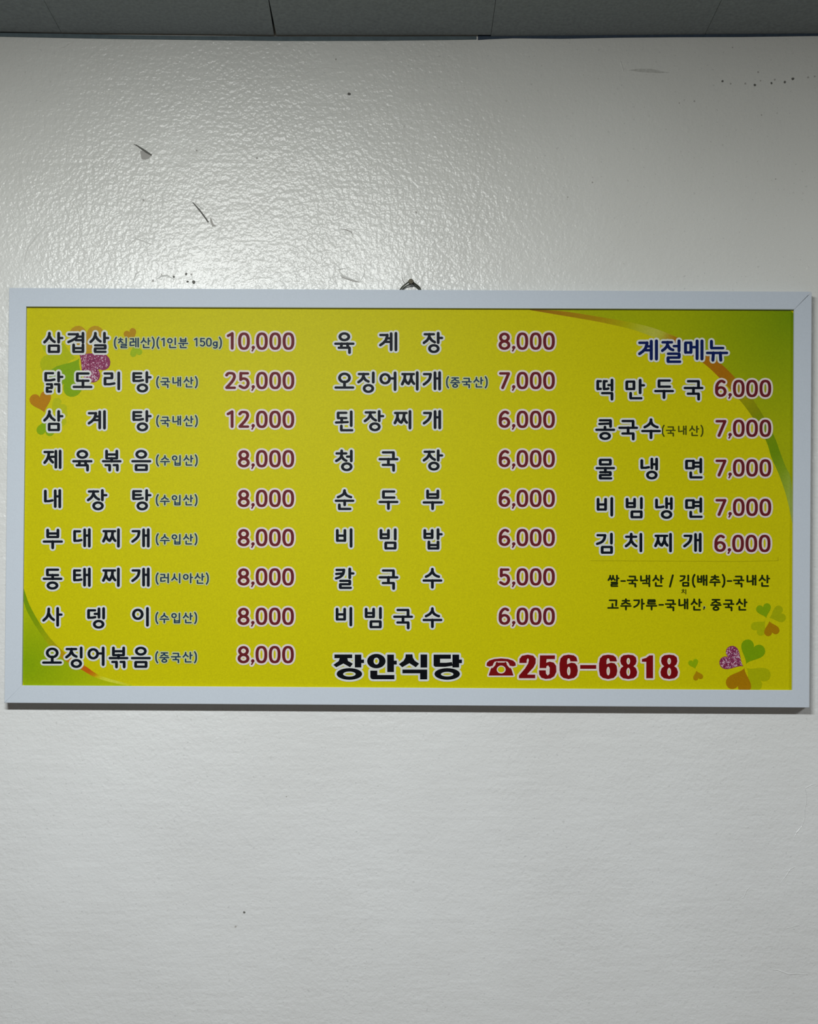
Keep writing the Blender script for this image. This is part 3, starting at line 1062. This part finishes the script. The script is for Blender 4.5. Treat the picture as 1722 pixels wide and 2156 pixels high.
def heavy(shapes, sx, ox, oy, col, hcol, halo, name):
    f = Flat()
    lift = 0
    for loops in shapes:
        loops = [[(ox + x / sx, oy + y / sx) for x, y in l] for l in loops]
        for li, l in enumerate(loops):
            for i in range(len(l)):
                a, b = Vector(l[i]), Vector(l[(i + 1) % len(l)])
                t = (b - a)
                if t.length < 1e-4:
                    continue
                t.normalize()
                h = halo if li == 0 else halo * 0.75
                nn = Vector((-t.y, t.x)) * h
                f.merge([tuple(a + nn), tuple(b + nn), tuple(b - nn), tuple(a - nn)], hcol, LN)
                f.merge([(a.x + h * math.cos(2 * math.pi * k / 10), a.y + h * math.sin(2 * math.pi * k / 10)) for k in range(10)], hcol, LN)
        f.tri(loops, col, LN + 0.00009)
    return f.build(name, film)


jas = [
    [pp('62,104 232,104 232,139 186,139 191,165 238,192 212,226 148,190 80,226 52,203 104,166 112,139 62,139')],
    [pp('257,105 319,105 319,152 345,152 345,186 319,186 319,228 257,228')],
    [ell(205, 290, 122, 56), ell(205, 291, 60, 24)],
    [ell(463, 167, 88, 69), ell(463, 167, 27, 33)],
    [pp('567,105 631,105 631,163 658,163 658,200 631,200 631,272 567,272')],
    [pp('405,258 472,258 472,300 635,300 635,341 428,341 412,335 405,322')],
    [pp('743,103 808,103 812,135 830,163 872,192 840,226 778,187 710,226 678,196 722,165 740,135')],
    [pp('885,104 949,104 949,229 885,229')],
    [pp('712,248 949,248 949,342 881,342 881,284 712,284')],
    [pp('1010,105 1175,105 1175,145 1072,145 1072,183 1130,183 1186,176 1192,212 1120,222 1025,222 1010,210')],
    [pp('1190,105 1254,105 1254,152 1281,152 1281,187 1254,187 1254,228 1190,228')],
    [ell(1140, 290, 122, 56), ell(1140, 292, 60, 22)],
]
o = heavy(jas, 4.531, 690, 1355, ink(2, 4, 12), HALO, 4.2, 'shop_name')
tag(o, 'large heavy black lettering in the bottom line')

six = [pp('808,147 800,114 778,97 735,91 692,98 668,122 660,165 660,220 668,262 692,284 735,293 780,284 803,262 811,225 806,185 788,162 757,157 722,170 722,140 729,122 742,122 750,147'),
       ell(736, 227, 14, 36, 18)]
eight = [pp('1228,91 1268,96 1291,114 1296,145 1288,170 1270,187 1291,203 1301,235 1295,266 1272,286 1228,293 1184,286 1162,266 1156,235 1166,203 1187,187 1169,170 1161,145 1166,114 1188,96'),
         ell(1228, 145, 15, 27, 18), ell(1228, 233, 16, 34, 18)]


def shift(loops, dx):
    return [[(x + dx, y) for x, y in l] for l in loops]


phone = [
    [pp('328,160 330,125 350,100 397,91 442,99 463,124 462,162 446,195 395,250 395,256 459,256 459,286 325,286 325,264 375,205 400,165 407,135 399,120 389,133 388,160')],
    [pp('498,97 622,97 622,128 553,128 550,158 578,148 612,157 632,184 634,232 616,270 586,288 545,292 510,282 492,255 490,220 546,220 548,248 562,264 577,250 579,198 566,180 552,186 550,202 495,202')],
    six,
    [pp('830,177 963,177 963,208 830,208')],
    shift(six, 326),
    eight,
    [pp('1340,128 1375,118 1402,97 1432,97 1432,286 1376,286 1376,150 1340,150')],
    shift(eight, 337),
]
o = heavy(phone, 3.914, 1010, 1355, ink(118, 4, 10), HRED, 4.0, 'phone_number')
tag(o, 'heavy dark red numerals in the bottom line')
tel = [
    [pp('57,182 60,158 80,140 120,127 178,122 236,127 276,140 296,158 299,182 276,188 248,182 240,160 222,146 134,146 116,160 108,182 82,190')],
    [pp('140,150 216,150 226,168 245,186 262,210 280,264 74,264 92,210 110,186 130,168'), ell(178, 214, 37, 33)],
]
o = heavy(tel, 3.914, 1010, 1355, ink(118, 8, 12), HRED, 3.2, 'telephone_symbol')
f = Flat()
for seg in ('148,152 208,152', '125,150 128,172 104,200', '231,150 228,172 252,200'):
    q = [(1010 + x / 3.914, 1355 + y / 3.914) for x, y in pp(seg)]
    for i in range(len(q) - 1):
        a, b = Vector(q[i]), Vector(q[i + 1])
        t = (b - a).normalized()
        nn = Vector((-t.y, t.x)) * 1.1
        f.merge([tuple(a + nn), tuple(b + nn), tuple(b - nn), tuple(a - nn)], HRED, LN + 0.00014)
f.build('telephone_white_lines', film)  # white printed lines between handset and body
tag(o, 'dark red old telephone symbol')

# stuck-on patch seam under the last dish of the right column
f = Flat()
for a, b in (((1243, 1180), (1560, 1181.5)), ((1560, 1181.5), (1640, 1180)), ((1640, 1180), (1640, 1172))):
    t = (Vector(b) - Vector(a)).normalized()
    nn = Vector((-t.y, t.x)) * 0.6
    f.poly([tuple(Vector(a) + nn), tuple(Vector(b) + nn), tuple(Vector(b) - nn), tuple(Vector(a) - nn)], ink(170, 164, 0), 0.00008)
f.build('patch_seam', film)


# ---------------------------------------------------------------- wire loop and nail above the frame
def tube(name, pts, r, mat, parent=None, seg=8):
    pts = [Vector(p) for p in pts]
    vs, fs = [], []
    n = len(pts)
    for i, p in enumerate(pts):
        t = (pts[min(n - 1, i + 1)] - pts[max(0, i - 1)]).normalized()
        u = t.cross(Vector((0, 1, 0.01))).normalized()
        w = t.cross(u)
        for k in range(seg):
            a = 2 * math.pi * k / seg
            vs.append(p + (u * math.cos(a) + w * math.sin(a)) * r)
    for i in range(n - 1):
        for k in range(seg):
            l = (k + 1) % seg
            fs.append((i * seg + k, i * seg + l, (i + 1) * seg + l, (i + 1) * seg + k))
    fs += [tuple(range(seg)), tuple(range(n * seg - 1, (n - 1) * seg - 1, -1))]
    o = mesh(name, vs, fs, mat, parent)
    for pl in o.data.polygons:
        pl.use_smooth = True
    return o


def W3(x, y, d):
    return P(x, y, d)


wp = smooth([W3(838, 622, .004), W3(842, 611, .004), W3(847, 604, .0045), W3(857, 596, .0055), W3(865, 590.5, .0065),
             W3(873, 597, .0055), W3(882, 604, .0045), W3(886, 612, .004), W3(889, 622, .004)], 4)
tube('hanging_wire', wp, 0.00105, M_WIRE, board)
wp2 = smooth([W3(846, 622, .003), W3(846, 612, .003), W3(852, 604, .0035), W3(861, 600, .0045), W3(866, 596, .005),
              W3(872, 600, .0045), W3(879, 606, .0035), W3(884, 613, .003), W3(886, 622, .003)], 4)
tube('hanging_wire', wp2, 0.0008, M_WIRE, board)
nail = empty('wall_nail', tuple(W3(865, 596, 0)))
tag(nail, 'small dark nail in the wall above the menu board holding its wire', 'nail')
nx = W3(865, 597, 0.0)
tube('shank', [Vector((nx.x, 0.004, nx.z)), Vector((nx.x, -0.004, nx.z)), Vector((nx.x, -0.0085, nx.z + .0004))], 0.0016, M_NAIL, nail, 10)
hp = []
bm = bmesh.new()
bmesh.ops.create_cone(bm, cap_ends=True, segments=14, radius1=0.0042, radius2=0.0036, depth=0.0014)
for v in bm.verts:
    x, y, z = v.co
    v.co = Vector((nx.x + x, -0.0088 - z, nx.z + y + .0004))
me = bpy.data.meshes.new('nail_head')
bm.to_mesh(me)
bm.free()
link('nail_head', me, M_NAIL, nail)
